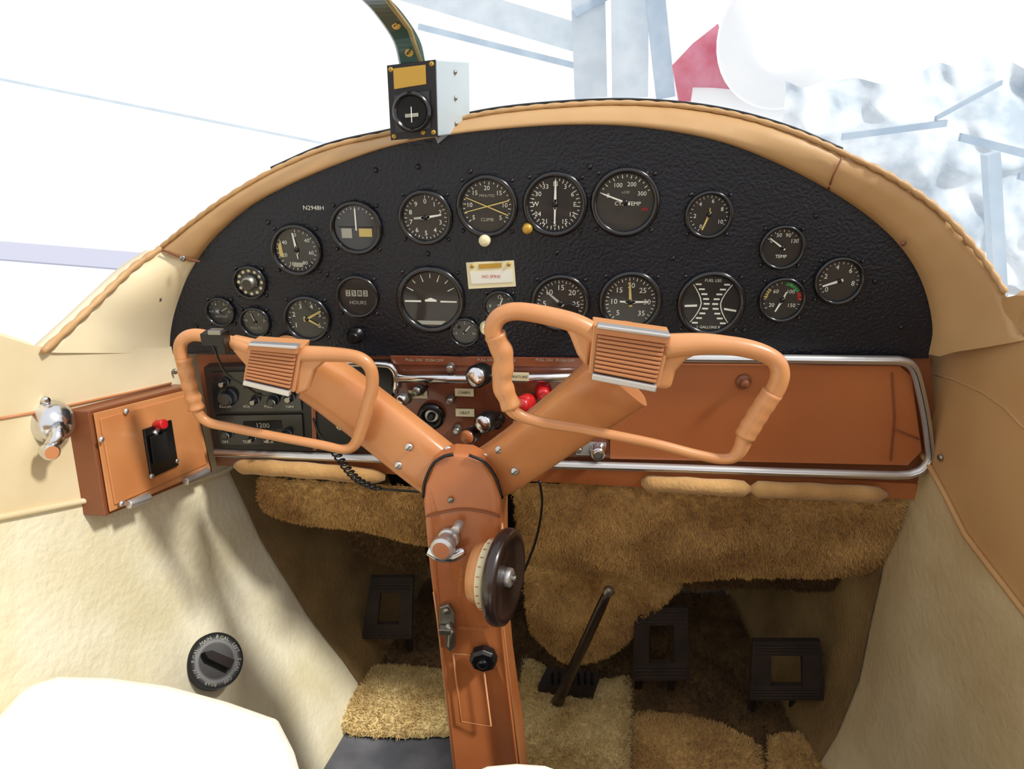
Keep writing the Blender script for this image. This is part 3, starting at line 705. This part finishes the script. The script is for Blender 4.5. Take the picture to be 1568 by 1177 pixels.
mb.slab([q(.36,.66,.0145),q(.64,.66,.0145),q(.64,.71,.0145),q(.36,.71,.0145)],(0,-.001,0),'dimwhite')
mb.slab([q(.49,.57,.016),q(.51,.57,.016),q(.51,.78,.016),q(.49,.78,.016)],(0,-.001,0),'white')
for s_,t in[(.08,.06),(.92,.05),(.92,.94),(.08,.95),(.7,.93)]: screw(mb,q(s_,t,.006),BK,.003,'gold')
mb.build('front',parent=cp,bevel=.0008)
mb=MB(); P=crom([W(u,v,y) for u,v,y in[(632,98,.99),(622,60,.98),(592,15,.95),(560,-20,.90),(520,-80,.8)]],6)
rows=[[p+Vector((-.014,0,0)) for p in P],[p+Vector((-.012,-.004,0)) for p in P],[p+Vector((.012,-.004,0)) for p in P],[p+Vector((.014,0,0)) for p in P]]
mb.grid(rows,'bracket',False); mb.tube([P[0]+Vector((.012,-.005,0)),P[8]+Vector((.012,-.006,0)),P[14]+Vector((.012,-.006,0)),P[-1]+Vector((.012,-.006,0))],.003,'olive',n=8)
screw(mb,P[3]+Vector((0,-.005,0)),BK,.006,'gold'); screw(mb,P[9]+Vector((0,-.005,0)),BK,.006,'gold')
mb.build('bracket_strap',parent=cp,solid=.003)
mb=MB(); mb.slab([W(670,212,.975),W(712,178,1.03),W(690,172,1.05),W(660,190,1.0)],(0,0,-.006),'alu'); mb.build('mount_foot',parent=cp)
# ------------------------------------------------------------ left side switch box
sb=empty('side_switch_box'); mb=MB()
g_=lambda u,v,o=.03: hit(u,v,'L',o)
q=[g_(136,628),g_(296,588),g_(326,722),g_(162,790)]
mb.slab(q,(-.05,0,0),'orange_dark'); mb.build('box',parent=sb,bevel=.002)
mb=MB(); q=[g_(142,632,.032),g_(294,594,.032),g_(321,718,.032),g_(167,783,.032)]
mb.slab(q,(.002,0,0),'orange_lite')
q=[g_(151,640,.034),g_(288,603,.034),g_(314,710,.034),g_(174,772,.034)]
mb.slab(q,(.003,0,0),'orange_arm')
mb.slab([g_(217,657,.037),g_(259,642,.037),g_(270,712,.037),g_(229,731,.037)],(.004,0,0),'black')
mb.slab([g_(228,668,.042),g_(252,660,.042),g_(258,700,.042),g_(234,710,.042)],(.003,0,0),'black_matte')
c=g_(240,650,.04); mb.tube([c,c+Vector((.014,-.004,.004))],.007,'red',n=12); mb.tube([c+Vector((0,-.01,-.01)),c+Vector((0,.014,0))],.004,'alu',n=8)
for u,v in[(193,629),(155,672),(186,770),(305,606),(270,705),(232,728)]: screw(mb,g_(u,v,.039),(1,-.2,0),.004,'alu')
for (a,b) in[((196,772),(228,760)),((284,737),(318,720))]:
    mb.tube([g_(*a,.04),g_(*b,.04)],.006,'alu',n=10)
mb.build('door',parent=sb,bevel=.001)
# door handle
mb=MB(); c=hit(77,646,'L',.0); n_=Vector((.8,-.55,.1)).normalized()
mb.lathe(c,n_,[(.028,0),(.027,.008),(.021,.018),(.012,.026),(.003,.028)],'chrome',n=30,cap=True)
e_=c+n_*.034+Vector((-.012,-.016,-.024))
mb.tube([c+n_*.02,c+n_*.032+Vector((-.004,-.006,-.012)),e_],[.010,.009,.008],'chrome',n=12)
mb.lathe(e_,n_,[(.004,-.006),(.009,-.004),(.0105,.002),(.0105,.010),(.008,.013)],'chrome',n=18,cap=True,capmat='pad')
mb.lathe(c+Vector((0,0,.03)),n_,[(.005,0),(.005,.006),(.002,.007)],'chrome',n=10,cap=True)
mb.build('door_handle')
# fuel selector
mb=MB(); n_=Vector((.66,-.40,.62)).normalized(); c2=hit(330,1011,'L',.022)
k=42*mpp(c2)
mb.lathe(c2,n_,[(k*.75,-.05),(k*.8,-.010),(k,-.008),(k,.002),(k*.96,.004),(k*.6,.004)],'black',n=48,cap=True)
ex=Vector((-n_.y,n_.x,0)).normalized()*1; ey=n_.cross(ex)
for i in range(8):
    a=i*math.pi/4; d=ex*math.sin(a)+ey*math.cos(a); t_=ex*math.cos(a)-ey*math.sin(a)
    mb.text(['MAIN','8 GAL','LEFT','5 GAL','OFF','REAR','AUX','9 GAL'][i],c2+n_*.0048+d*k*.80,t_,d,k*.19,'dimwhite')
d=(-ex*.55+ey*.83).normalized(); t_=d.cross(n_)
mb.slab([c2+n_*.004+d*k*.62,c2+n_*.004+d*k*.4-t_*k*.15,c2+n_*.004-d*k*.5-t_*k*.17,c2+n_*.004-d*k*.5+t_*k*.17,c2+n_*.004+d*k*.4+t_*k*.15],n_*.016,'bezel')
mb.build('fuel_selector_valve',bevel=.001)
# ------------------------------------------------------------ seats
mb=MB(); zt=.43
tp=[PZ(30,1040,zt),PZ(92,1022,zt),PZ(170,1024,zt),PZ(260,1036,zt),PZ(350,1060,zt),PZ(425,1086,zt),PZ(448,1130,zt),PZ(465,1190,zt)]
tp+= [Vector((-.16,.2,zt)),Vector((-.12,-.3,zt)),Vector((-.6,-.3,zt)),Vector((-.6,.4,zt))]
mb.slab(tp,(0,0,-.13),'seat'); mb.build('seat_cushion',bevel=.022,seg=5)
mb=MB(); zt=.43
tp=[PZ(u,v,zt) for u,v in[(715,1176),(745,1164),(790,1160),(835,1163),(870,1174)]]+[Vector((.1,.3,zt)),Vector((.5,.25,zt)),Vector((.5,-.3,zt)),Vector((-.08,-.3,zt)),Vector((-.08,.3,zt))]
mb.slab(tp,(0,0,-.13),'seat'); mb.build('seat_cushion',bevel=.012,seg=4)
for nm,x in(('a',-.32),('b',.27)):
    mb=MB(); mb.slab([(x-.25,-.34,.42),(x+.25,-.34,.42),(x+.25,-.42,.85),(x+.2,-.44,.93),(x-.2,-.44,.93),(x-.25,-.42,.85)],(0,-.1,0),'vinyl_tan'); mb.build('seat_back',bevel=.03,seg=4)
mb=MB()
mb.box((-.35,-.02,.10),(.36,.5,.39),'footwell'); mb.box((.25,-.02,.10),(.36,.5,.39),'footwell'); mb.build('seat_base')
mb=MB(); mb.box((-.02,-.6,.38),(1.3,.03,.95),'vinyl_right'); mb.build('rear_bulkhead')
# ------------------------------------------------------------ hangar outside
GZ=-.9
mb=MB(); mb.box((0,8,GZ-.05),(60,50,.1),'hangar_floor'); mb.build('ground')
mb=MB(); mb.box((0,22,2.5),(60,.2,7),'hangar'); mb.build('wall_back')
def beam(name,a,b,wpx,y,mt,th=.1):
    A_=W(*a,y);B_=W(*b,y); d=(B_-A_).normalized(); n_=Vector((-d.z,0,d.x)); w=wpx*y/FPX/2
    mb=MB(); mb.slab([A_+n_*w,B_+n_*w,B_-n_*w,A_-n_*w],(0,th,0),mt); return mb.build(name)
beam('trim_3',(-80,105),(560,232),4,12,'steel_pale')
mb=MB(); mb.slab([PZ(-200,352,GZ+.02),PZ(-200,380,GZ+.02),PZ(240,415,GZ+.02),PZ(240,388,GZ+.02)],(0,0,-.02),'purple_pale'); mb.build('floor_marking')
beam('roof_truss',(590,-30),(900,62),36,14,'steel_pale'); beam('roof_truss',(640,40),(880,100),8,14,'steel_blue')
beam('roof_truss',(900,-20),(905,150),46,13.5,'steel_pale'); beam('roof_truss',(1000,-40),(1020,150),26,13,'steel_blue')
beam('roof_truss',(965,-40),(965,150),50,13.3,'steel_pale')
beam('roof_truss',(1180,-20),(1020,110),4,12.5,'steel_blue')
beam('roof_truss',(880,20),(935,-10),10,13.4,'steel_blue')
mb=MB(); mb.slab([W(u,v,11) for u,v in[(1030,100),(1062,66),(1100,36),(1106,70),(1118,110),(1145,155),(1040,155)]],(0,.1,0),'aircraft_red')
c=W(1198,62,10.8); mb.lathe(c,BK,[(.85,0),(.82,.06),(.4,.1)],'aircraft_white',n=40,cap=True)
a=W(1090,150,11.05); mb.tube([a+Vector((-.3,0,0)),a+Vector((1.6,.4,-.1)),a+Vector((4,1,-.1))],[.15,.4,.6],'aircraft_white',n=20); mb.tube([a+Vector((1.2,.3,0)),Vector((a.x+1.2,a.y+.3,GZ))],.06,'aircraft_white',n=10)
mb.build('parked_aircraft')
mb=MB()
random.seed(7)
rows=[]
for j in range(40):
    row=[]
    for i in range(90):
        t=i/89; s_=j/39
        x=lerp(2.3,7.2,t); z=1.05+lerp(.02+.3*t,-1.9,s_)
        p=Vector((x,8.6-s_*1.0,z)); n1=noise.noise(p*1.3); n2=noise.noise(p*3.5)
        p=p+Vector((n2*.1,n1*.5+n2*.15,n1*.25+n2*.1)); row.append(p)
    rows.append(row)
mb.grid(rows,'grey_mid',True)
for x,z,dx,dz,r in[(3.0,-.35,.9,.12,.03),(4.2,-.55,1.2,-.28,.035),(3.6,-.1,.5,.3,.02),(5.0,-.3,.9,-.2,.03),(5.6,-.75,1.0,-.25,.04),(4.6,-.85,.8,-.2,.03),(6.2,-.2,.6,-.4,.025)]:
    a=Vector((x,7.3,1.05+z)); d=Vector((dx,0,dz)); n_=Vector((0,0,r))
    mb.slab([a-d*.5+n_,a+d*.5+n_,a+d*.5-n_,a-d*.5-n_],(0,.05,0),'steel_blue')
mb.build('cloth_covered_aircraft',recalc=False)
beam('support_post',(1522,235),(1540,560),18,6,'steel_blue')
# ------------------------------------------------------------ light
w=bpy.data.worlds.new('world'); S.world=w; w.use_nodes=True
bg=w.node_tree.nodes['Background']; bg.inputs[0].default_value=(.98,.985,1,1); bg.inputs[1].default_value=1.06
sl=bpy.data.lights.new('sun','SUN'); sl.energy=3.3; sl.angle=.12; sl.color=(1,.965,.9)
so=bpy.data.objects.new('sun',sl); COL.objects.link(so); so.rotation_euler=Vector((-.62,.16,-.72)).to_track_quat('-Z','Y').to_euler()
S.view_settings.view_transform='Standard'
